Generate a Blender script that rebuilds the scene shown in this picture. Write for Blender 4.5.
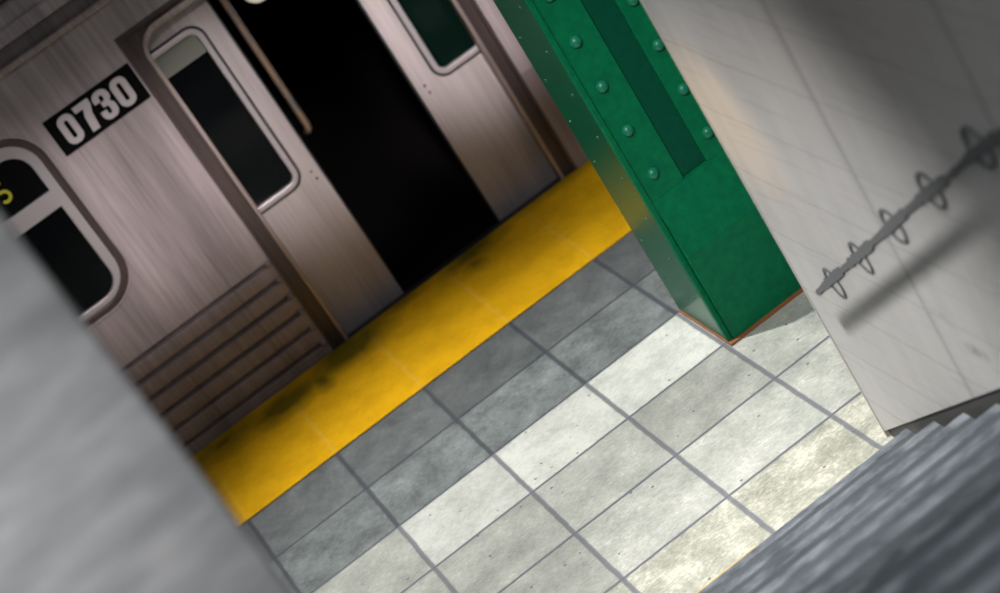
import bpy, bmesh, math, random
from mathutils import Vector, Matrix
random.seed(7)
S = 0.5            # one floor-tile length in metres; plans below are in tile lengths
scene = bpy.context.scene
for o in list(bpy.data.objects): bpy.data.objects.remove(o)
COL = scene.collection

# ------------------------------------------------------------------ camera
R = ((0.7914264217708121, -0.36689843486237134, -0.4889066960255206),
     (-0.5956528820991541, -0.28329484217256073, -0.7516260216659582),
     (0.137265665663413, 0.8860753754020966, -0.442751133410197))
CP = Vector((0.3908301054484866, -17.238858044962814, 8.893119423534781)) * S
cam = bpy.data.cameras.new('camera'); co = bpy.data.objects.new('camera', cam); COL.objects.link(co)
rx, dn, fw = Vector(R[0]), Vector(R[1]), Vector(R[2])
m = Matrix(((rx.x, -dn.x, -fw.x, CP.x), (rx.y, -dn.y, -fw.y, CP.y), (rx.z, -dn.z, -fw.z, CP.z), (0, 0, 0, 1)))
co.matrix_world = m
cam.sensor_width = 36; cam.lens = 2108.78 * 36 / 1000
cam.clip_start = 0.05; cam.clip_end = 200
cam.dof.use_dof = True; cam.dof.focus_distance = 15.9 * S; cam.dof.aperture_fstop = 1.35
scene.camera = co

# ------------------------------------------------------------------ world, lights, exposure
vs = scene.view_settings
vs.view_transform = 'Standard'; vs.look = 'None'; vs.gamma = 1; vs.use_curve_mapping = False
vs.exposure = 0.0
w = bpy.data.worlds.new('station_ambient'); scene.world = w; w.use_nodes = True
bg = w.node_tree.nodes['Background']; bg.inputs[0].default_value = (0.80, 0.88, 1.0, 1); bg.inputs[1].default_value = 0.085

def aim(o, loc, tgt):
    o.location = Vector(loc) * S
    d = (Vector(tgt) - Vector(loc)).normalized()
    o.rotation_euler = d.to_track_quat('-Z', 'Y').to_euler()
def area(name, loc, tgt, size, power, col):
    l = bpy.data.lights.new(name, 'AREA'); l.shape = 'DISK'; l.size = size * S; l.energy = power; l.color = col
    o = bpy.data.objects.new(name, l); COL.objects.link(o); aim(o, loc, tgt); return o
def spot(name, loc, tgt, deg, blend, radius, power, col):
    l = bpy.data.lights.new(name, 'SPOT'); l.spot_size = math.radians(deg); l.spot_blend = blend
    l.shadow_soft_size = radius * S; l.energy = power; l.color = col
    o = bpy.data.objects.new(name, l); COL.objects.link(o); aim(o, loc, tgt); return o
spot('platform_lamp', (-3.0, 1.7, 16), (2.1, -2.6, 0), 29, 1.0, 0.3, 3500, (1.0, 0.995, 0.96))
area('ceiling_fill', (2.0, -7.0, 14), (2.5, -3.5, 0), 5.0, 38, (1.0, 0.96, 0.95))
spot('column_fill_spot', (0.5, -11.5, 12.0), (4.5, -2.65, 2.2), 17, 1.0, 0.4, 1150, (0.98, 1.0, 0.98))  # added spot without a fixture, brightens the column front
WALL_SPOT = (-4.0, -7.0, 13.0)
spot('wall_shadow_spot', WALL_SPOT, (4.1, -6.2, -0.3), 27, 1.0, 0.035, 2750, (1.0, 0.975, 0.95))  # added unseen spot: lights the stone wall and throws the slanting shadow
spot('warm_glow_spot', (-0.5, -4.6, 6.5), (4.1, -5.35, 3.0), 12.5, 1.0, 0.2, 200, (1.0, 0.66, 0.3))  # unseen spot added for the warm glow near the wall edge
for lx, tx, pw in ((0.2, 0.3, 620), (1.2, 1.3, 680), (2.2, 2.45, 1050), (2.4, 4.4, 1900)):
    spot('train_fill_spot', (lx, -8.0, 9.0), (tx, 1.83, 2.42), 12.0, 0.8, 0.3, pw, (1.0, 0.92, 0.92))  # added spots, no fixtures: brighten the middle of the train side
spot('pier_fill_spot', (-4.5, -19.0, 11.0), (-1.3, -10.1, 6.0), 20, 0.7, 0.8, 1150, (1.0, 0.985, 0.98))  # spot added behind the view to lift the left pier
spot('stair_fill_spot', (2.8, -13.0, 15.0), (3.2, -9.6, 2.6), 26, 1.0, 0.5, 800, (0.97, 1.0, 1.0))  # extra unseen spot added to brighten the near steps

# ------------------------------------------------------------------ node helpers
def mat(name, base=(0.5, 0.5, 0.5), rough=0.5, metal=0.0, coat=0.0, spec=None):
    M = bpy.data.materials.new(name); M.use_nodes = True
    b = M.node_tree.nodes['Principled BSDF']
    b.inputs['Base Color'].default_value = (*base, 1); b.inputs['Roughness'].default_value = rough
    b.inputs['Metallic'].default_value = metal; b.inputs['Coat Weight'].default_value = coat
    if spec is not None: b.inputs['Specular IOR Level'].default_value = spec
    return M
class N:
    def __init__(s, M):
        s.t = M.node_tree; s.b = s.t.nodes['Principled BSDF']
    def new(s, k, **kw):
        n = s.t.nodes.new(k)
        for a, v in kw.items(): setattr(n, a, v)
        return n
    def link(s, a, b): s.t.links.new(a, b)
    def coord(s, scale=(1, 1, 1), loc=(0, 0, 0)):
        tc = s.new('ShaderNodeNewGeometry'); mp = s.new('ShaderNodeMapping')
        mp.inputs['Scale'].default_value = scale; mp.inputs['Location'].default_value = loc
        s.link(tc.outputs['Position'], mp.inputs['Vector']); return mp.outputs[0]
    def noise(s, vec, scale, detail=4, rough=0.6):
        n = s.new('ShaderNodeTexNoise'); n.inputs['Scale'].default_value = scale
        n.inputs['Detail'].default_value = detail; n.inputs['Roughness'].default_value = rough
        s.link(vec, n.inputs['Vector']); return n.outputs['Fac']
    def ramp(s, fac, stops):
        r = s.new('ShaderNodeValToRGB'); e = r.color_ramp.elements
        while len(e) < len(stops): e.new(0.5)
        for i, (p, c) in enumerate(stops):
            e[i].position = p; e[i].color = (*c, 1) if isinstance(c, tuple) else (c, c, c, 1)
        s.link(fac, r.inputs[0]); return r.outputs[0]
    def math(s, op, a, b=None, c=None):
        n = s.new('ShaderNodeMath', operation=op)
        for i, v in enumerate((a, b, c)):
            if v is None: continue
            if isinstance(v, (int, float)): n.inputs[i].default_value = v
            else: s.link(v, n.inputs[i])
        return n.outputs[0]
    def mix(s, fac, a, b, mode='MIX'):
        n = s.new('ShaderNodeMix', data_type='RGBA', blend_type=mode)
        for i, v in ((0, fac), (6, a), (7, b)):
            if isinstance(v, (int, float)): n.inputs[i].default_value = v
            elif isinstance(v, tuple): n.inputs[i].default_value = (*v, 1)
            else: s.link(v, n.inputs[i])
        return n.outputs[2]
    def bump(s, h, strength=0.2, dist=0.01):
        n = s.new('ShaderNodeBump'); n.inputs['Strength'].default_value = strength; n.inputs['Distance'].default_value = dist
        s.link(h, n.inputs['Height']); s.link(n.outputs[0], s.b.inputs['Normal'])
    def color(s, c): s.link(c, s.b.inputs['Base Color'])

# brushed stainless steel: vertical brush marks, mauve-grey
def steel(name, tint=(0.42, 0.355, 0.36), rough=0.5, metal=0.15, lo=0.62):
    M = mat(name, tint, rough, metal); n = N(M)
    v = n.coord((1, 1, 0.03)); a = n.noise(v, 60, 3); b2 = n.noise(n.coord((1, 1, 0.12)), 7, 4)
    f = n.math('ADD', n.math('MULTIPLY', a, 0.45), n.math('MULTIPLY', b2, 0.55))
    dark = tuple(c * (lo - 0.12) for c in tint); lite = tuple(min(1, c * 1.18) for c in tint)
    n.color(n.ramp(f, [(0.3, dark), (0.68, lite)]))
    n.link(n.ramp(b2, [(0.3, rough * 0.85), (0.7, rough * 1.2)]), n.b.inputs['Roughness'])
    n.bump(a, 0.12, 0.002)
    return M
M_STEEL = steel('brushed_steel')
M_LEAF = steel('door_steel', (0.50, 0.44, 0.44), 0.5, 0.12, 0.8)
M_PORTAL = steel('portal_steel', (0.085, 0.062, 0.058), 0.45, 0.3)
M_BOARD = steel('letter_board_steel', (0.17, 0.14, 0.135), 0.5, 0.15)
M_LIP = steel('lip_steel', (0.42, 0.34, 0.32), 0.45, 0.4)
M_FRAME = mat('window_frame_aluminium', (0.55, 0.50, 0.51), 0.4, 0.5)
M_FLUTE = steel('fluted_steel', (0.30, 0.24, 0.235), 0.5, 0.1)
n = N(M_FLUTE)
M_RUBBER = mat('black_rubber', (0.02, 0.022, 0.026), 0.6)
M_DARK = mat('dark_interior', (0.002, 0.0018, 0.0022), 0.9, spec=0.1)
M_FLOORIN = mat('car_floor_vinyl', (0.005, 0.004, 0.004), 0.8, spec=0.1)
M_PLATE = mat('black_plate', (0.0015, 0.0015, 0.002), 0.7, spec=0.08)
M_DIGIT = mat('silver_digits', (0.52, 0.47, 0.48), 0.5, 0.1)
M_YCHAR = mat('yellow_lettering', (0.50, 0.47, 0.02), 0.6)
M_BLIND = mat('pale_sign', (0.17, 0.175, 0.15), 0.8, spec=0.1)
M_BRASS = mat('worn_pole_steel', (0.5, 0.42, 0.36), 0.35, 0.7)
n = N(M_BRASS); n.color(n.ramp(n.noise(n.coord((1, 1, 1)), 9, 2), [(0.4, (0.22, 0.24, 0.25)), (0.6, (0.45, 0.31, 0.22))]))
def glass(name, col, alpha, sp=0.5):
    M = mat(name, col, 0.08, 0, 0, sp); M.node_tree.nodes['Principled BSDF'].inputs['Alpha'].default_value = alpha
    return M
M_GLASS = glass('tinted_window_glass', (0.004, 0.005, 0.006), 0.45, 0.15)
M_GLASS2 = glass('green_tinted_glass', (0.002, 0.010, 0.007), 0.8, 0.2)
M_LAMP = mat('lamp_glass', (0.8, 0.78, 0.7), 0.4)
_b = M_LAMP.node_tree.nodes['Principled BSDF']; _b.inputs['Emission Color'].default_value = (1, 0.93, 0.78, 1); _b.inputs['Emission Strength'].default_value = 0.45
M_HOLE = mat('screw_head', (0.10, 0.06, 0.06), 0.5, 0.5)

# green enamel paint
def green(name, c1, c2, rough, coat=0.3):
    M = mat(name, c1, rough, 0, coat); M.node_tree.nodes['Principled BSDF'].inputs['Coat Roughness'].default_value = 0.12
    n = N(M); a = n.noise(n.coord(), 26, 5); g = n.noise(n.coord(), 400, 2)
    n.color(n.ramp(a, [(0.3, c1), (0.7, c2)])); n.bump(g, 0.12, 0.001); return M
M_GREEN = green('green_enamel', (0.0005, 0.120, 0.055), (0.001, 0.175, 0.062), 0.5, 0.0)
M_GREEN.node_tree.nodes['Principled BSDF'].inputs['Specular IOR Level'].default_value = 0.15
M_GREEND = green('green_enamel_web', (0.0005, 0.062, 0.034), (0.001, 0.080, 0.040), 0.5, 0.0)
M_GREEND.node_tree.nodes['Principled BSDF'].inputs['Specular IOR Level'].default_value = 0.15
M_GREENS = green('green_gloss_flange', (0.002, 0.075, 0.036), (0.003, 0.10, 0.046), 0.28, 0.06)
_b = M_GREENS.node_tree.nodes['Principled BSDF']; _b.inputs['Specular IOR Level'].default_value = 0.3
M_RIVET = mat('green_rivet', (0.008, 0.19, 0.10), 0.35, 0, 0.1)
M_RIVETS = mat('small_green_rivet', (0.02, 0.09, 0.05), 0.4, 0, 0.2)
M_RUST = mat('rusty_shim', (0.28, 0.11, 0.04), 0.8)

# floor tiles: grid pitch 1 x TA, first two rows grey, the rest pale
TA = 0.87637
def floor_material():
    M = mat('platform_tiles', rough=0.5); n = N(M)
    g = n.new('ShaderNodeNewGeometry'); sx = n.new('ShaderNodeSeparateXYZ'); n.link(g.outputs['Position'], sx.inputs[0])
    u = n.math('DIVIDE', sx.outputs[0], S); v = n.math('DIVIDE', sx.outputs[1], -S * TA)
    wob = n.math('MULTIPLY', n.math('SUBTRACT', n.noise(n.coord(), 9, 3), 0.5), 0.02)
    u2 = n.math('ADD', u, wob); v2 = n.math('ADD', v, wob)
    fu = n.math('FRACT', u2); fv = n.math('FRACT', v2); iu = n.math('FLOOR', u2); iv = n.math('FLOOR', v2)
    du = n.math('MINIMUM', fu, n.math('SUBTRACT', 1.0, fu)); dv = n.math('MINIMUM', fv, n.math('SUBTRACT', 1.0, fv))
    gu = n.math('MULTIPLY', n.ramp(du, [(0.014, 1.0), (0.028, 0.0)]), 0.85); gv = n.ramp(dv, [(0.010, 1.0), (0.024, 0.0)])
    grout = n.math('MAXIMUM', gu, gv)
    cmb = n.new('ShaderNodeCombineXYZ'); n.link(iu, cmb.inputs[0]); n.link(iv, cmb.inputs[1])
    wn = n.new('ShaderNodeTexWhiteNoise'); wn.noise_dimensions = '3D'; n.link(cmb.outputs[0], wn.inputs[0])
    row = n.math('LESS_THAN', v2, 2.0)
    blot = n.noise(n.coord((1, 1, 1)), 6, 7, 0.72); fine = n.noise(n.coord((1, 1.8, 1)), 42, 6, 0.75)
    f = n.math('ADD', n.math('MULTIPLY', blot, 0.55), n.math('MULTIPLY', fine, 0.45))
    pale = n.ramp(f, [(0.38, (0.29, 0.305, 0.275)), (0.50, (0.42, 0.43, 0.39)), (0.58, (0.52, 0.525, 0.475)), (0.66, (0.78, 0.775, 0.70))])
    grey = n.ramp(f, [(0.38, (0.085, 0.098, 0.102)), (0.50, (0.175, 0.198, 0.195)), (0.58, (0.24, 0.265, 0.26)), (0.66, (0.36, 0.39, 0.375))])
    grey = n.mix(n.math('MULTIPLY', n.math('LESS_THAN', v2, 1.0), 0.42), grey, (0.09, 0.095, 0.10))
    third = n.math('MULTIPLY', n.math('LESS_THAN', v2, 3.0), n.math('MULTIPLY', n.math('GREATER_THAN', u2, 1.0), 0.85))
    pale = n.mix(third, pale, n.ramp(f, [(0.38, (0.50, 0.52, 0.48)), (0.56, (0.78, 0.79, 0.73))]))
    # the last row by the stairs is yellower and rougher
    last = n.math('GREATER_THAN', v2, 5.0)
    pale = n.mix(n.math('MULTIPLY', last, 0.8), pale, n.ramp(f, [(0.40, (0.27, 0.27, 0.22)), (0.50, (0.43, 0.43, 0.35)), (0.58, (0.68, 0.67, 0.56))]))
    tile = n.mix(row, pale, grey)
    var = n.math('ADD', 0.82, n.math('MULTIPLY', wn.outputs[0], 0.28))
    vc = n.new('ShaderNodeCombineXYZ'); [n.link(var, vc.inputs[i]) for i in range(3)]
    tile = n.mix(1.0, tile, vc.outputs[0], 'MULTIPLY')
    # pin-hole pits
    vo = n.new('ShaderNodeTexVoronoi'); vo.inputs['Scale'].default_value = 11; n.link(n.coord(), vo.inputs['Vector'])
    pit = n.math('LESS_THAN', vo.outputs['Distance'], 0.075)
    tile = n.mix(n.math('MULTIPLY', pit, 0.75), tile, (0.09, 0.09, 0.09))
    n.color(n.mix(grout, tile, n.mix(row, (0.135, 0.14, 0.17), (0.055, 0.058, 0.075))))
    h = n.math('SUBTRACT', n.math('MULTIPLY', fine, 0.25), n.math('ADD', grout, n.math('MULTIPLY', pit, 0.6)))
    n.bump(h, 0.45, 0.004)
    n.link(n.ramp(blot, [(0.3, 0.38), (0.7, 0.62)]), n.b.inputs['Roughness'])
    return M
M_FLOOR = floor_material()
# yellow warning strip, with worn seams and dark greenish smears on its train side
def yellow_material():
    M = mat('yellow_warning_paint', rough=0.75, spec=0.15); n = N(M)
    a = n.noise(n.coord(), 6, 5); f = n.noise(n.coord(), 30, 4)
    base = n.ramp(n.math('ADD', n.math('MULTIPLY', a, 0.7), n.math('MULTIPLY', f, 0.3)), [(0.34, (0.72, 0.37, 0.002)), (0.58, (0.90, 0.48, 0.004))])
    g = n.new('ShaderNodeNewGeometry'); sx = n.new('ShaderNodeSeparateXYZ'); n.link(g.outputs['Position'], sx.inputs[0])
    X = n.math('DIVIDE', sx.outputs[0], S); Y = n.math('DIVIDE', sx.outputs[1], S)
    # seams
    fu = n.math('FRACT', X); du = n.math('MINIMUM', fu, n.math('SUBTRACT', 1.0, fu))
    seam = n.ramp(du, [(0.0, 1.0), (0.035, 0.0)]); base = n.mix(n.math('MULTIPLY', seam, 0.22), base, (0.85, 0.55, 0.12))
    # smears: elongated blobs
    tot = None
    for cx, cy, rx_, ry_, k in ((0.95, 1.50, 0.50, 0.30, 0.9), (1.75, 1.62, 0.55, 0.34, 1.0), (1.35, 1.42, 0.14, 0.28, 0.8), (2.4, 1.75, 0.5, 0.14, .6), (3.35, 1.72, 0.45, 0.22, 0.85), (3.25, 1.45, 0.14, 0.22, 0.6), (0.2, 1.65, 0.6, 0.35, 0.7), (4.5, 1.8, 0.8, 0.18, 0.5)):
        dx = n.math('DIVIDE', n.math('SUBTRACT', X, cx), rx_); dy = n.math('DIVIDE', n.math('SUBTRACT', Y, cy), ry_)
        r = n.math('SQRT', n.math('ADD', n.math('MULTIPLY', dx, dx), n.math('MULTIPLY', dy, dy)))
        q = n.math('MULTIPLY', n.math('MAXIMUM', n.math('SUBTRACT', 1.3, r), 0.0), k)
        tot = q if tot is None else n.math('MAXIMUM', tot, q)
    tot = n.math('MULTIPLY', tot, n.math('ADD', 0.35, n.math('MULTIPLY', n.noise(n.coord((1, 1, 1), (3, 1, 0)), 9, 4), 1.3)))
    tot = n.math('MINIMUM', tot, 0.88)
    n.color(n.mix(tot, base, (0.10, 0.09, 0.003)))
    n.bump(f, 0.1, 0.002); return M
M_YELLOW = yellow_material()
# glazed wall cladding with thin joints, scratches and grime
def wall_material():
    M = mat('stone_wall_cladding', rough=0.5); n = N(M)
    g = n.new('ShaderNodeNewGeometry'); sx = n.new('ShaderNodeSeparateXYZ'); n.link(g.outputs['Position'], sx.inputs[0])
    Y = n.math('DIVIDE', sx.outputs[1], S); Z = n.math('DIVIDE', sx.outputs[2], S)
    wob = n.math('MULTIPLY', n.math('SUBTRACT', n.noise(n.coord(), 4, 3), 0.5), 0.06)
    fz = n.math('FRACT', n.math('DIVIDE', n.math('ADD', n.math('ADD', Z, wob), 10.4 - 3.90), 0.53))
    fy = n.math('FRACT', n.math('DIVIDE', n.math('ADD', n.math('ADD', Y, wob), 40 + 5.0), 2.0))
    dz = n.math('MINIMUM', fz, n.math('SUBTRACT', 1.0, fz)); dy = n.math('MINIMUM', fy, n.math('SUBTRACT', 1.0, fy))
    line = n.math('MAXIMUM', n.math('LESS_THAN', dz, 0.012), n.math('LESS_THAN', dy, 0.008))
    soft = n.math('MAXIMUM', n.math('SUBTRACT', 1.0, n.math('MULTIPLY', dy, 26)), 0.0)
    cl = n.noise(n.coord((1, 1, 1)), 2.2, 5); st = n.noise(n.coord((1, 1.5, 0.25)), 9, 4)
    base = n.ramp(n.math('ADD', n.math('MULTIPLY', cl, 0.5), n.math('MULTIPLY', st, 0.5)), [(0.34, (0.40, 0.393, 0.39)), (0.62, (0.47, 0.46, 0.452))])
    # thin diagonal scratches
    w1 = n.new('ShaderNodeTexNoise'); w1.inputs['Scale'].default_value = 1.0; w1.inputs['Detail'].default_value = 1
    mp = n.new('ShaderNodeMapping'); mp.inputs['Rotation'].default_value = (math.radians(38), 0, 0); mp.inputs['Scale'].default_value = (1, 2.0, 45)
    n.link(g.outputs['Position'], mp.inputs['Vector']); n.link(mp.outputs[0], w1.inputs['Vector'])
    sc = n.ramp(w1.outputs['Fac'], [(0.60, 0.0), (0.66, 1.0)])
    base = n.mix(n.math('MULTIPLY', sc, 0.16), base, (0.2, 0.2, 0.2))
    base = n.mix(n.math('MULTIPLY', line, 0.35), base, (0.14, 0.13, 0.13))
    base = n.mix(n.math('MULTIPLY', soft, 0.22), base, (0.12, 0.12, 0.12))
    tot = None
    for cy, cz, ry_, rz_, k in ((-7.42, 1.82, 0.16, 0.07, 0.9), (-7.75, 1.72, 0.25, 0.05, 0.6), (-7.15, 2.02, 0.12, 0.05, 0.4)):
        a = n.math('DIVIDE', n.math('SUBTRACT', Y, cy), ry_); b = n.math('DIVIDE', n.math('SUBTRACT', Z, cz), rz_)
        q = n.math('MULTIPLY', n.math('MAXIMUM', n.math('SUBTRACT', 1.0, n.math('SQRT', n.math('ADD', n.math('MULTIPLY', a, a), n.math('MULTIPLY', b, b)))), 0.0), k)
        tot = q if tot is None else n.math('MAXIMUM', tot, q)
    base = n.mix(n.math('MULTIPLY', tot, n.ramp(n.noise(n.coord(), 40, 3), [(0.4, 0.2), (0.6, 1.0)])), base, (0.06, 0.06, 0.06))
    n.color(base); n.bump(n.math('ADD', n.math('MULTIPLY', n.noise(n.coord(), 60, 4), 0.3), n.math('MULTIPLY', line, -1.0)), 0.12, 0.002)
    return M
M_WALL = wall_material()
M_WALL2 = mat('pale_marble_cladding', rough=0.55); n = N(M_WALL2)
n.color(n.ramp(n.noise(n.coord((1, 1, 4), (2, 0, 0)), 3.2, 5), [(0.36, (0.33, 0.345, 0.355)), (0.52, (0.42, 0.43, 0.44)), (0.66, (0.58, 0.58, 0.58))]))
M_SKIRT = mat('dark_stringer', (0.045, 0.045, 0.045), 0.6)
M_EDGE = mat('pale_edge_bead', (0.42, 0.40, 0.36), 0.6)
M_STEP = mat('slate_step', rough=0.65, spec=0.3); n = N(M_STEP)
n.color(n.ramp(n.math('ADD', n.math('MULTIPLY', n.noise(n.coord((0.45, 1.6, 1)), 9, 5, 0.6), 0.5), n.math('MULTIPLY', n.noise(n.coord((0.4, 1, 1)), 2.6, 4), 0.5)),
        [(0.38, (0.062, 0.070, 0.079)), (0.55, (0.090, 0.099, 0.108)), (0.70, (0.145, 0.156, 0.168))]))
n.bump(n.noise(n.coord(), 40, 3), 0.12, 0.002)
M_NOSE = mat('pale_step_nosing', rough=0.6, spec=0.3); n = N(M_NOSE)
n.color(n.ramp(n.noise(n.coord((0.4, 1, 1)), 16, 5, 0.65), [(0.40, (0.080, 0.092, 0.108)), (0.66, (0.235, 0.257, 0.283))]))  # nosing colour set lighter than the treads
M_MARK = mat('dark_mark', (0.12, 0.125, 0.13), 0.8)
M_MARK2 = mat('grey_mark', (0.12, 0.125, 0.13), 0.8)
M_TRACK = mat('sooty_ballast', (0.012, 0.011, 0.011), 0.9)
M_PIPE = mat('shadow_tube_grey', (0.12, 0.12, 0.12), 0.6)

# ------------------------------------------------------------------ mesh helpers (all coordinates in tile lengths)
def link(name, me, material, parent=None, smooth=False):
    o = bpy.data.objects.new(name, me); COL.objects.link(o)
    me.materials.clear(); me.materials.append(material)
    if smooth:
        for p_ in me.polygons: p_.use_smooth = True
    if parent is not None:
        o.parent = parent; o.location = -Vector(parent.get('_w', (0, 0, 0)))
    return o
def obj(name, bm, material, parent=None, smooth=False):
    bmesh.ops.scale(bm, vec=(S, S, S), verts=bm.verts)
    bmesh.ops.recalc_face_normals(bm, faces=bm.faces)
    me = bpy.data.meshes.new(name); bm.to_mesh(me); bm.free()
    return link(name, me, material, parent, smooth)
def box(bm, x0, x1, y0, y1, z0, z1, bev=0.0):
    r = bmesh.ops.create_cube(bm, size=1.0); vs_ = r['verts']
    for v in vs_:
        v.co = Vector((x0 if v.co.x < 0 else x1, y0 if v.co.y < 0 else y1, z0 if v.co.z < 0 else z1))
    if bev:
        es = {e for v in vs_ for e in v.link_edges}
        bmesh.ops.bevel(bm, geom=list(es), offset=bev, segments=2, affect='EDGES', profile=0.6)
    return bm
def bx(*a, **k): return box(bmesh.new(), *a, **k)
def rrect(x0, x1, z0, z1, r, seg=8):
    """rounded rectangle outline; r = radius or (bl, br, tr, tl)"""
    rr = (r,) * 4 if isinstance(r, (int, float)) else r
    out = []
    for (cx, cz, sx_, sz_, a0), q in zip(((x0, z0, 1, 1, 180), (x1, z0, -1, 1, 270), (x1, z1, -1, -1, 0), (x0, z1, 1, -1, 90)), rr):
        if q <= 0: out.append((cx, cz)); continue
        for i in range(seg + 1):
            a = math.radians(a0 + 90 * i / seg)
            out.append((cx + sx_ * q + q * math.cos(a), cz + sz_ * q + q * math.sin(a)))
    return out
def plate_mesh(loops, depth, bevel=0.0):
    """filled 2D outline with holes, extruded; XY -> XZ plane, front face at y=0 going to +depth"""
    cu = bpy.data.curves.new('tmp', 'CURVE'); cu.dimensions = '2D'; cu.fill_mode = 'BOTH'
    cu.extrude = max(depth / 2 - bevel, 1e-5); cu.bevel_depth = bevel; cu.bevel_resolution = 2
    cu.offset = -bevel
    for lp in loops:
        sp = cu.splines.new('POLY'); sp.points.add(len(lp) - 1)
        for p_, (a, b) in zip(sp.points, lp): p_.co = (a, b, 0, 1)
        sp.use_cyclic_u = True
    o = bpy.data.objects.new('tmp', cu); COL.objects.link(o)
    dg = bpy.context.evaluated_depsgraph_get(); dg.update()
    me = bpy.data.meshes.new_from_object(o.evaluated_get(dg))
    bpy.data.objects.remove(o); bpy.data.curves.remove(cu)
    bm = bmesh.new(); bm.from_mesh(me); bpy.data.meshes.remove(me)
    bmesh.ops.remove_doubles(bm, verts=bm.verts, dist=1e-5)
    for v in bm.verts: v.co = Vector((v.co.x, depth / 2 - v.co.z, v.co.y))
    return bm
def plate(name, loops, yf, depth, material, parent=None, bevel=0.0):
    bm = plate_mesh(loops, depth, bevel)
    bmesh.ops.translate(bm, vec=(0, yf, 0), verts=bm.verts)
    return obj(name, bm, material, parent)
def plate_x(name, loops, xf, depth, material, parent=None, bevel=0.0):
    """same, outline given in (y,z); front face looks towards -X at x = xf"""
    bm = plate_mesh([[(a, b) for a, b in lp] for lp in loops], depth, bevel)
    for v in bm.verts: v.co = Vector((xf + v.co.y, v.co.x, v.co.z))
    return obj(name, bm, material, parent)
def ring(outer, inner): return [outer, inner]
def tube(bm, pts, r, seg=12):
    pts = [Vector(p_) for p_ in pts]; rings_ = []
    for i, p_ in enumerate(pts):
        d = (pts[min(i + 1, len(pts) - 1)] - pts[max(i - 1, 0)]).normalized()
        u = d.orthogonal().normalized() if i == 0 else (rings_[-1][1] - d * rings_[-1][1].dot(d)).normalized()
        v = d.cross(u)
        rings_.append(([bm.verts.new(p_ + r * (math.cos(2 * math.pi * k / seg) * u + math.sin(2 * math.pi * k / seg) * v)) for k in range(seg)], u))
    for a, b in zip(rings_, rings_[1:]):
        for k in range(seg): bm.faces.new((a[0][k], a[0][(k + 1) % seg], b[0][(k + 1) % seg], b[0][k]))
    bm.faces.new(rings_[0][0]); bm.faces.new(rings_[-1][0][::-1])
    return bm
def ribbon(pts, wd):
    """outline of a stroke of width wd (number or list) along 2D points"""
    n_ = len(pts); L, Rr = [], []
    for i, (x, y) in enumerate(pts):
        a = pts[max(i - 1, 0)]; b = pts[min(i + 1, n_ - 1)]
        dx, dy = b[0] - a[0], b[1] - a[1]; l = math.hypot(dx, dy) or 1
        ww = (wd if isinstance(wd, (int, float)) else wd[i]) / 2
        L.append((x - dy / l * ww, y + dx / l * ww)); Rr.append((x + dy / l * ww, y - dx / l * ww))
    return L + Rr[::-1]
def thing(name, label, cat, group=None):
    o = bpy.data.objects.new(name, None); COL.objects.link(o); o.empty_display_size = 0.1
    o['label'] = label; o['category'] = cat
    if group: o['group'] = group
    return o
def struct(o): o['kind'] = 'structure'; return o
def place(root, loc):
    """put the empty at the thing's base while its children keep their place"""
    v = Vector(loc) * S; root.location = v
    for c in root.children: c.location = c.location - v

# ------------------------------------------------------------------ setting
YT = 1.83
struct(obj('floor', bx(-7, 11, -5.9, 0.0, -0.5, 0.0), M_FLOOR))
ys = obj('warning_strip', bx(-7, 11, 0.0, YT - 0.03, -0.5, 0.012), M_YELLOW)
ys['label'] = 'yellow painted warning strip along the platform edge, smeared dark beside the train'
ys['category'] = 'platform edge strip'
struct(obj('trackbed_floor', bx(-7, 11, YT - 0.03, 9.0, -2.6, -2.4), M_TRACK)).name = 'floor_trackbed'

XW = 4.10
def diag(y, off=0.0): return 0.10 + (-5.1 - y) * 0.6135 + off
YF = -5.04; YN = -14.2
wl = plate_x('wall_right', [[(YF, diag(YF)), (YF, 7.6), (YN, 11.5), (YN, diag(YN))]], XW, 0.16, M_WALL); struct(wl)
sk = plate_x('baseboard_right', [[(YF - 0.01, 0.0), (YF - 0.01, diag(YF) + 0.02), (YN, diag(YN) + 0.02), (YN, 0.0)]], XW + 0.025, 0.11, M_SKIRT); struct(sk)
eb = obj('trim_1', bx(XW - 0.004, XW + 0.164, YF, YF + 0.022, 0.0, 7.55), M_EDGE); struct(eb)
pl = obj('wall_left', bx(-5.0, 0.195, -10.1, -9.86, 0.0, 9.45, bev=0.02), M_WALL2); struct(pl)

# ------------------------------------------------------------------ stairs
st = thing('staircase', 'slate grey staircase rising from the pale tiles along the stone wall', 'stairs')
Y1, RUN, RISE, XS0, XS1 = -5.61, 0.592, 0.345, 0.30, 4.075
for k in range(1, 15):
    y = Y1 - RUN * (k - 1); z = RISE * k + 0.04
    y1 = y - RUN - 0.03
    s_ = obj('step', bx(XS0, XS1, y1, y - 0.03, 0.0 if k < 2 else z - RISE - 0.3, z - 0.02, bev=0.008), M_STEP, st)
    obj('nosing', bx(XS0, XS1, y - 0.085, y, z - 0.075, z, bev=0.010), M_NOSE, s_)
    obj('tread', bx(XS0, XS1, y - RUN - 0.0, y - 0.085, z - 0.05, z - 0.003, bev=0.003), M_STEP, s_)

M_EDGEY = mat('yellow_edge_line', (0.75, 0.5, 0.05), 0.6)
obj('edge_line', bx(XS0, 2.75, Y1 - 0.001, Y1 + 0.006, RISE + 0.02, RISE + 0.038), M_EDGEY, st)

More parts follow.
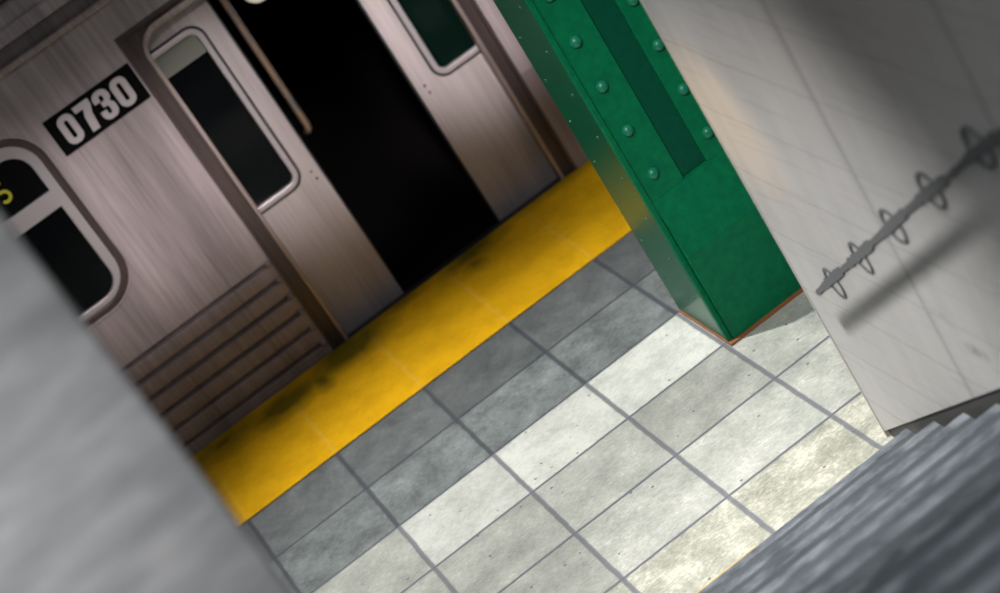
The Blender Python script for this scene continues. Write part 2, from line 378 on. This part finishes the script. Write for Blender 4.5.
# ------------------------------------------------------------------ riveted column
cl = thing('riveted_column', 'glossy green riveted steel column standing on the platform tiles beside the stone wall', 'column')
CX0, CX1, CY0, CY1, CH = 4.035, 4.945, -2.65, -1.76, 8.0
obj('base_shim', bx(CX0 - 0.012, CX1 + 0.012, CY0 - 0.085, CY1 + 0.012, 0.0, 0.022), M_RUST, cl)
# side flange facing the train side of the stairs (glossy)
obj('flange', bx(CX0, CX0 + 0.05, CY0 + 0.03, CY1, 0.022, CH, bev=0.006), M_GREENS, cl)
obj('flange', bx(CX1 - 0.05, CX1, CY0 + 0.03, CY1, 0.022, CH, bev=0.006), M_GREEN, cl)
obj('angle_lip', bx(CX0 - 0.004, CX0 + 0.045, CY0 - 0.030, CY0 + 0.03, 0.022, CH, bev=0.012), M_GREEN, cl)
obj('angle_lip', bx(CX1 - 0.045, CX1 + 0.004, CY0 - 0.030, CY0 + 0.03, 0.022, CH, bev=0.012), M_GREEN, cl)
obj('front_plate', bx(CX0 + 0.046, 4.41, CY0, CY0 + 0.05, 0.022, CH, bev=0.006), M_GREEN, cl)
obj('front_plate', bx(4.645, CX1 - 0.046, CY0, CY0 + 0.05, 0.022, CH, bev=0.006), M_GREEN, cl)
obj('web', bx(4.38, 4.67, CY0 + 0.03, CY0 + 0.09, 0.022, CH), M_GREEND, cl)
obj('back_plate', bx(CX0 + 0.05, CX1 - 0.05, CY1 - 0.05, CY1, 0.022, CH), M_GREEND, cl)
# base casing: upper plate sloped to catch light, lower tilted in to darken
bm = bmesh.new()
prof = [(CY0 + 0.04, 0.022), (CY0 - 0.050, 0.022), (CY0 - 0.107, 0.92), (CY0 + 0.04, 0.92)]
def prism(prof_, x0, x1):
    bm = bmesh.new(); a = [bm.verts.new((x0, y, z)) for y, z in prof_]; b = [bm.verts.new((x1, y, z)) for y, z in prof_]
    bm.faces.new(a); bm.faces.new(b[::-1])
    for i in range(len(a)): bm.faces.new((a[i], a[(i + 1) % len(a)], b[(i + 1) % len(a)], b[i]))
    return bm
bm.free()
obj('base_casing', prism(prof, CX0 + 0.046, CX1 - 0.046), M_GREEN, cl)
obj('sloped_cover', prism([(CY0 + 0.04, 0.92), (CY0 - 0.11, 0.92), (CY0 - 0.006, 1.45), (CY0 + 0.04, 1.455)], CX0 + 0.046, CX1 - 0.046), M_GREEN, cl)
def rivet_mesh(r, h):
    bm = bmesh.new(); bmesh.ops.create_uvsphere(bm, u_segments=14, v_segments=8, radius=r * S)
    bmesh.ops.delete(bm, geom=[v for v in bm.verts if v.co.z < -1e-5], context='VERTS')
    for v in bm.verts: v.co.z *= h / r
    me = bpy.data.meshes.new('rivet'); bm.to_mesh(me); bm.free()
    for p_ in me.polygons: p_.use_smooth = True
    return me
RV = rivet_mesh(0.052, 0.042); RV.materials.append(M_RIVET)
RS = rivet_mesh(0.014, 0.011); RS.materials.append(M_RIVETS)
def rivet(me, loc, rot, parent):
    o = bpy.data.objects.new('rivet', me); COL.objects.link(o); o.location = Vector(loc) * S; o.rotation_euler = rot; o.parent = parent
for x in (4.212, 4.768):
    for k in range(14): rivet(RV, (x, CY0, 1.66 + 0.43 * k), (math.radians(90), 0, 0), cl)
for y, dz in ((-2.42, 0.0), (-1.90, 0.02)):
    for k in range(16): rivet(RS, (CX0, y, 0.41 + dz + 0.42 * k), (0, math.radians(-90), 0), cl)
place(cl, (4.49, -2.2, 0))

# ------------------------------------------------------------------ subway train
tr = thing('subway_car', 'stainless steel subway car numbered 0730 with open doors behind the yellow strip', 'train')
XA, XB, ZB, ZT = -4.5, 9.0, -0.12, 4.16
DX0, DX1, DZT = 1.65, 4.72, 3.83        # portal outer edges
# window cut-out and ribbed-panel cut-out
WX0, WX1, WZ0, WZ1 = -1.35, 0.53, 1.73, 3.72
body = plate('side_panel', [
    [(XA, 1.19), (DX0, 1.19), (DX0, DZT), (DX1, DZT), (DX1, 1.19), (XB, 1.19), (XB, ZT), (XA, ZT)],
    rrect(WX0 + 0.06, WX1 - 0.06, WZ0 + 0.06, WZ1 - 0.06, 0.36)], YT, 0.10, M_STEEL, tr)
# ribbed lower panels
def ribbed(x0, x1, end0, end1):
    bm = bmesh.new(); z0, z1 = ZB, 1.19; nz = 200; gro = [0.135 + 0.205 * k for k in range(6)]
    xs = [x0, x0 + 0.001]
    def rng(a, b, n_): return [a + (b - a) * i / n_ for i in range(n_ + 1)]
    xs = rng(x0, x0 + 0.2, 16) + rng(x0 + 0.2, x1 - 0.2, 6)[1:] + rng(x1 - 0.2, x1, 44)[1:]
    V = []
    for x in xs:
        rowv = []
        for j in range(nz + 1):
            z = z0 + (z1 - z0) * j / nz; y = 0.0
            for g_ in gro:
                d = abs(z - g_); ex = 0.0
                if end1: ex = max(0, x - (x1 - 0.07))
                if end0: ex = max(ex, (x0 + 0.07) - x)
                r = math.hypot(d, ex)
                if r < 0.030: y = max(y, 0.06 * min(1.0, 2.2 * (1 - r / 0.030)))
                # rolled crown between the grooves
            ph = ((z - 0.135) / 0.205) % 1.0
            inside = (not end1 or x < x1 - 0.05) and (not end0 or x > x0 + 0.05)
            if end1:
                for g_ in gro:
                    q = math.hypot(z - g_ - 0.005, x - (x1 - 0.045))
                    if q < 0.034: y = -0.050 * (1 - (q / 0.034) ** 2) ** 0.5
            rowv.append(bm.verts.new((x, YT + y - (0.012 * math.sin(math.pi * ph) if inside and 0.13 < z < 1.165 else 0), z)))
        V.append(rowv)
    for a, b in zip(V, V[1:]):
        for j in range(nz): bm.faces.new((a[j], b[j], b[j + 1], a[j + 1]))
    ed = [e for e in bm.edges if e.is_boundary]
    r = bmesh.ops.extrude_edge_only(bm, edges=ed)
    for v in r['geom']:
        if isinstance(v, bmesh.types.BMVert): v.co.y = YT + 0.10
    return bm
obj('ribbed_panel', ribbed(XA, DX0, False, True), M_FLUTE, tr, smooth=False)
obj('ribbed_panel', ribbed(5.3, XB, True, False), M_FLUTE, tr, smooth=False)
obj('corner_post', bx(DX1 - 0.004, 5.3, YT, YT + 0.1, ZB, 1.19), M_FLUTE, tr)
obj('sill', bx(XA, XB, YT - 0.006, YT + 0.10, -0.5, 0.0), M_RUBBER, tr)
# horizontal mouldings under the roof, and the roof itself
obj('gutter_rail', bx(XA, XB, YT - 0.035, YT + 0.06, 4.16, 4.215, bev=0.015), M_LIP, tr)
obj('letter_board', bx(XA, XB, YT + 0.015, YT + 0.1, 4.21, 4.38), M_BOARD, tr)
obj('gutter_rail', bx(XA, XB, YT - 0.02, YT + 0.08, 4.37, 4.50, bev=0.012), M_STEEL, tr)
obj('letter_board', bx(XA, XB, YT + 0.01, YT + 0.1, 4.49, 4.70), M_STEEL, tr)
obj('gutter_rail', bx(XA, XB, YT - 0.03, YT + 0.08, 4.69, 4.73, bev=0.012), M_RUBBER, tr)
prof = [(YT + 0.02, 4.72)] + [(YT + 0.02 + 2.7 * (1 - math.cos(math.radians(a))), 4.75 + 1.0 * math.sin(math.radians(a))) for a in range(0, 91, 6)] + [(YT + 2.72, 5.65)] + \
       [(YT + 0.08 + 2.64 * (1 - math.cos(math.radians(a))), 4.72 + 0.95 * math.sin(math.radians(a))) for a in range(84, -1, -6)]
M_ROOF = mat('weathered_roof', rough=0.7); n = N(M_ROOF)
n.color(n.ramp(n.noise(n.coord(), 6, 4), [(0.35, (0.20, 0.19, 0.14)), (0.65, (0.42, 0.36, 0.34))]))
obj('roof', prism(prof, XA, XB), M_ROOF, tr)
# interior: floor, far wall, ceiling, end walls
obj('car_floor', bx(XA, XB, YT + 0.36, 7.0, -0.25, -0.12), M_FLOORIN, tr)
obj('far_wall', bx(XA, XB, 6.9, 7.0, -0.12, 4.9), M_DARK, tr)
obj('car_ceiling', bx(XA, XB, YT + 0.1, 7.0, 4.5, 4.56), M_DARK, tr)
# door portal: dark bevelled surround with a bright lip
PZ = 3.70
outer = [(DX0, ZB), (DX0, DZT), (DX1, DZT), (DX1, ZB)]
def arch(x0, x1, zt, r, zb=ZB):
    t = rrect(x0, x1, zb, zt, (0, 0, r, r)); return t
def outline_diff(outer_, inner_):
    # U-shape polygon: outer up-over-down, then inner back
    o_ = [outer_[0]] + [p_ for p_ in outer_[1:]]
    return o_ + inner_
def ushape(x0, x1, zt, r, x0i, x1i, zti, ri):
    o_ = [(x0, ZB)] + [p_ for p_ in rrect(x0, x1, ZB, zt, (0, 0, r, r))[2:]][::-1] + [(x1, ZB)]
    i_ = [(x1i, ZB)] + rrect(x0i, x1i, ZB, zti, (0, 0, ri, ri))[2:] + [(x0i, ZB)]
    return [o_ + i_]
portal = plate('door_portal', ushape(DX0 + 0.002, DX1 - 0.002, DZT, 0.0, 1.80, 4.57, PZ + 0.05, 0.24), YT + 0.035, 0.05, M_PORTAL, tr)
plate('portal_lip', ushape(1.795, 4.575, PZ + 0.055, 0.245, 1.84, 4.53, PZ, 0.20), YT - 0.005, 0.14, M_LIP, tr, bevel=0.01)
plate('portal_edge', ushape(DX0 - 0.01, DX1 + 0.01, DZT + 0.012, 0.01, DX0 + 0.028, DX1 - 0.028, DZT - 0.03, 0.0), YT - 0.008, 0.05, M_PORTAL, tr, bevel=0.006)
# door leaves
def leaf(x0, x1, wx0, wx1, wz0, wz1, holes, blind, glassm):
    yl = YT + 0.25
    d = plate('door_leaf', [[(x0, -0.24), (x1, -0.24), (x1, 4.2), (x0, 4.2)], rrect(wx0 - 0.06, wx1 + 0.06, wz0 - 0.06, wz1 + 0.06, 0.15)], yl, 0.09, M_LEAF, tr)
    plate('window_gasket', [rrect(wx0 - 0.085, wx1 + 0.085, wz0 - 0.085, wz1 + 0.085, 0.17), rrect(wx0 - 0.055, wx1 + 0.055, wz0 - 0.055, wz1 + 0.055, 0.14)], yl - 0.006, 0.03, M_RUBBER, d)
    plate('window_frame', [rrect(wx0 - 0.06, wx1 + 0.06, wz0 - 0.06, wz1 + 0.06, 0.15), rrect(wx0, wx1, wz0, wz1, 0.09)], yl - 0.02, 0.06, M_FRAME, d, bevel=0.012)
    plate('window_glass', [rrect(wx0 - 0.01, wx1 + 0.01, wz0 - 0.01, wz1 + 0.01, 0.09)], yl + 0.03, 0.012, glassm, d)
    obj('leaf_back', bx(wx0 - 0.04, wx1 + 0.04, yl + 0.075, yl + 0.085, wz0 - 0.04, wz1 + 0.04), M_DARK, d)
    if blind:
        obj('window_blind', bx(wx0 + 0.005, wx1 - 0.005, yl + 0.018, yl + 0.028, wz1 - 0.235, wz1 - 0.003), M_BLIND, d)
    for hx, hz in holes:
        r = bmesh.new(); bmesh.ops.create_cone(r, cap_ends=True, segments=12, radius1=0.014, radius2=0.011, depth=0.012)
        bmesh.ops.rotate(r, verts=r.verts, matrix=Matrix.Rotation(math.radians(90), 3, 'X')); bmesh.ops.translate(r, verts=r.verts, vec=(hx, yl - 0.004, hz))
        obj('screw', r, M_HOLE, d)
    return d
leaf(1.20, 2.575, 1.52, 2.32, 1.60, 3.40, [(2.49, 1.575), (2.50, 1.485)], True, M_GLASS)
leaf(3.81, 5.10, 4.12, 4.80, 1.62, 3.40, [(3.90, 1.60), (3.91, 1.51)], False, M_GLASS2)
for x0 in (2.575, 3.79):
    obj('door_seal', bx(x0 - 0.0, x0 + 0.02, YT + 0.26, YT + 0.33, ZB + 0.03, 4.2), M_RUBBER, tr)
# interior grab bar seen through the doorway, and its dark draught screen
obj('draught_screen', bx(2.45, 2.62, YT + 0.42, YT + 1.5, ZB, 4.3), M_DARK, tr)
g_ = tube(bmesh.new(), [(2.66, YT + 0.34, 4.1), (2.72, YT + 0.30, 3.95), (2.72, YT + 0.30, 2.0), (2.715, YT + 0.31, 1.93), (2.68, YT + 0.36, 1.88)], 0.038)
obj('grab_bar', g_, M_BRASS, tr, smooth=True)
bm = bmesh.new(); bmesh.ops.create_uvsphere(bm, u_segments=20, v_segments=12, radius=0.17)
for v in bm.verts: v.co = Vector((3.12 + v.co.x * 0.9, YT + 0.9 + v.co.y, 3.22 + v.co.z * (0.9 if v.co.z < 0 else 0.5)))
lm = obj('ceiling_lamp', bm, M_LAMP, tr, smooth=True)
obj('lamp_stem', bx(3.04, 3.20, YT + 0.82, YT + 0.98, 3.26, 4.5), M_DARK, lm)
# left passenger window
fr = plate('window_frame', [rrect(WX0, WX1, WZ0, WZ1, 0.40), rrect(WX0 + 0.075, WX1 - 0.075, WZ0 + 0.075, WZ1 - 0.075, 0.33)], YT - 0.02, 0.06, M_PORTAL, tr, bevel=0.02)
sash = plate('sash', [rrect(WX0 + 0.07, WX1 - 0.07, WZ0 + 0.07, WZ1 - 0.07, 0.33),
              rrect(WX0 + 0.16, 0.355, 1.865, 2.85, (0.2, 0.2, 0.0, 0.0)), rrect(WX0 + 0.16, 0.355, 3.035, 3.52, (0.0, 0.0, 0.22, 0.22))], YT - 0.005, 0.06, M_FRAME, tr, bevel=0.01)
plate('outer_moulding', [rrect(WX0 - 0.03, WX1 + 0.03, WZ0 - 0.03, WZ1 + 0.03, 0.43), rrect(WX0 - 0.0, WX1 + 0.0, WZ0 - 0.0, WZ1 + 0.0, 0.40)], YT - 0.012, 0.03, M_STEEL, tr, bevel=0.008)
obj('window_glass', bx(WX0 + 0.1, 0.42, YT + 0.03, YT + 0.04, 1.84, 2.87), M_GLASS, tr)
sg = obj('route_sign', bx(WX0 + 0.1, 0.42, YT + 0.03, YT + 0.045, 3.0, 3.56), M_PLATE, tr)
sg['label'] = 'black route sign with yellow lettering'
spts = []
for i in range(25):      # the S-shaped character: two stacked bowls
    t = i / 24
    if t < 0.5: a = math.radians(40 + 230 * (t / 0.5)); spts.append((0.0 + 0.048 * math.cos(a), 3.335 + 0.046 * math.sin(a)))
    else: a = math.radians(90 - 230 * ((t - 0.5) / 0.5)); spts.append((0.0 + 0.052 * math.cos(a), 3.237 + 0.052 * math.sin(a)))
plate('route_letter', [[(x - 0.005, z - 0.01) for x, z in ribbon(spts, 0.03)]], YT + 0.022, 0.008, M_YCHAR, sg)
obj('window_back', bx(WX0 + 0.05, 0.5, YT + 0.25, YT + 0.27, 1.8, 3.6), M_DARK, tr)
# number plate 0730
pz0, pz1, px0, px1 = 3.205, 3.595, 0.665, 1.622
np_ = plate('number_plate', [rrect(px0, px1, pz0, pz1, 0.005)], YT - 0.012, 0.014, M_PLATE, tr)
def zero(cx, cz, wv=0.168, hv=0.30):
    return [rrect(cx - wv / 2, cx + wv / 2, cz - hv / 2, cz + hv / 2, 0.074), rrect(cx - 0.021, cx + 0.021, cz - hv / 2 + 0.055, cz + hv / 2 - 0.055, 0.02)]
def seven(cx, cz, hv=0.30):
    t, b = cz + hv / 2, cz - hv / 2
    return [[(cx - 0.085, t), (cx + 0.085, t), (cx + 0.085, t - 0.06), (cx + 0.05, t - 0.14), (cx + 0.032, b), (cx - 0.048, b), (cx - 0.032, t - 0.14), (cx - 0.002, t - 0.064), (cx - 0.085, t - 0.064)]]
def three(cx, cz, hv=0.30):
    t, b = cz + hv / 2, cz - hv / 2; x = lambda v: cx + v
    def arc(ox, oz, r, a0, a1, n_=7): return [(ox + r * math.cos(math.radians(a0 + (a1 - a0) * i / n_)), oz + r * math.sin(math.radians(a0 + (a1 - a0) * i / n_))) for i in range(n_ + 1)]
    o_ = []
    o_ += arc(x(-0.012), t - 0.072, 0.072, 180, 90); o_ += arc(x(0.012), t - 0.072, 0.072, 90, 0)
    o_ += [(x(0.084), cz + 0.045), (x(0.055), cz + 0.008), (x(0.084), cz - 0.030)]
    o_ += arc(x(0.012), b + 0.072, 0.072, 0, -90); o_ += arc(x(-0.012), b + 0.072, 0.072, 270, 180)
    o_ += [(x(-0.084), b + 0.105), (x(-0.018), b + 0.105)]
    o_ += [(x(-0.018), b + 0.07)] + arc(x(0.0), b + 0.068, 0.02, 200, 340, 4) + [(x(0.02), cz - 0.035), (x(0.004), cz - 0.018), (x(-0.03), cz - 0.018), (x(-0.03), cz + 0.035), (x(0.004), cz + 0.035), (x(0.02), cz + 0.05)]
    o_ += arc(x(0.0), t - 0.07, 0.02, 0, 180, 4) + [(x(-0.02), t - 0.105), (x(-0.084), t - 0.105)]
    return [o_]
cz = (pz0 + pz1) / 2
for k, (fn, cx) in enumerate(((zero, 0.845), (seven, 1.045), (three, 1.235), (zero, 1.435))):
    plate('digit', fn(cx, cz), YT - 0.018, 0.008, M_DIGIT, np_)

# ------------------------------------------------------------------ flat dark line with rings on the stone wall
gf = thing('ringed_mark', 'dark grey line crossed by five thin rings on the stone wall', 'ringed_mark')
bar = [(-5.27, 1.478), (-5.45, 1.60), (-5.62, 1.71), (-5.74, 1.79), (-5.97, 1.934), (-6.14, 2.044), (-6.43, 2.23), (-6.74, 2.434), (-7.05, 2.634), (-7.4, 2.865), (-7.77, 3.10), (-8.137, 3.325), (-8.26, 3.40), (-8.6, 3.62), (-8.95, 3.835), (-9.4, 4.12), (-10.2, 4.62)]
rg = random.Random(3); dense, dw = [], []
RC = (-5.71, -6.42, -7.18, -7.94, -8.74)
for (a, b) in zip(bar, bar[1:]):
    n_ = max(2, int(math.hypot(b[0] - a[0], b[1] - a[1]) / 0.05))
    for i_ in range(n_):
        t = i_ / n_; y_ = a[0] + (b[0] - a[0]) * t
        near = min(abs(y_ - q) for q in RC)
        wv = (0.070 if near < 0.24 else 0.042) * rg.uniform(0.72, 1.15)
        for e_ in (0.02, 0.93):
            tt = (i_ + e_) / n_; dense.append((a[0] + (b[0] - a[0]) * tt, a[1] + (b[1] - a[1]) * tt)); dw.append(wv)
plate_x('mark_line', [ribbon(dense, dw)], XW - 0.012, 0.008, M_MARK, gf)
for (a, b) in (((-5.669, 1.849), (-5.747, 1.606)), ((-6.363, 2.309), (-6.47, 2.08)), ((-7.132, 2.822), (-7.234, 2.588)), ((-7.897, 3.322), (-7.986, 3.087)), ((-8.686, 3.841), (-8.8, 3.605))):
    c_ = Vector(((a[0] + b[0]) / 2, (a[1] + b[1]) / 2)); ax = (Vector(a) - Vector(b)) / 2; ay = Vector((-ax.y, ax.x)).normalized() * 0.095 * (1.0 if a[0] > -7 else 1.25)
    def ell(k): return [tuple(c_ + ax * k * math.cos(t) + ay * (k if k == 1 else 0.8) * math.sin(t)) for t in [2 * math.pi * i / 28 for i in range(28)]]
    plate_x('mark_ring', [ell(1), ell(0.80)], XW - 0.010, 0.006, M_MARK2, gf)
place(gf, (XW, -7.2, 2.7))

# unseen tube added above the stairs; it throws the slanting shadow on the wall
LP = Vector(WALL_SPOT)
def toward(p_, t): return tuple(Vector(p_).lerp(LP, t))
cd = thing('shadow_tube', 'grey sloping tube added to cast the wall shadow, resting on the left pier', 'pipe')
t_ = 0.5
obj('pipe', tube(bmesh.new(), [toward((XW, -5.40, 1.23), t_), toward((XW, -12.9, 6.06), t_)], 0.022, 20), M_PIPE, cd, smooth=True)
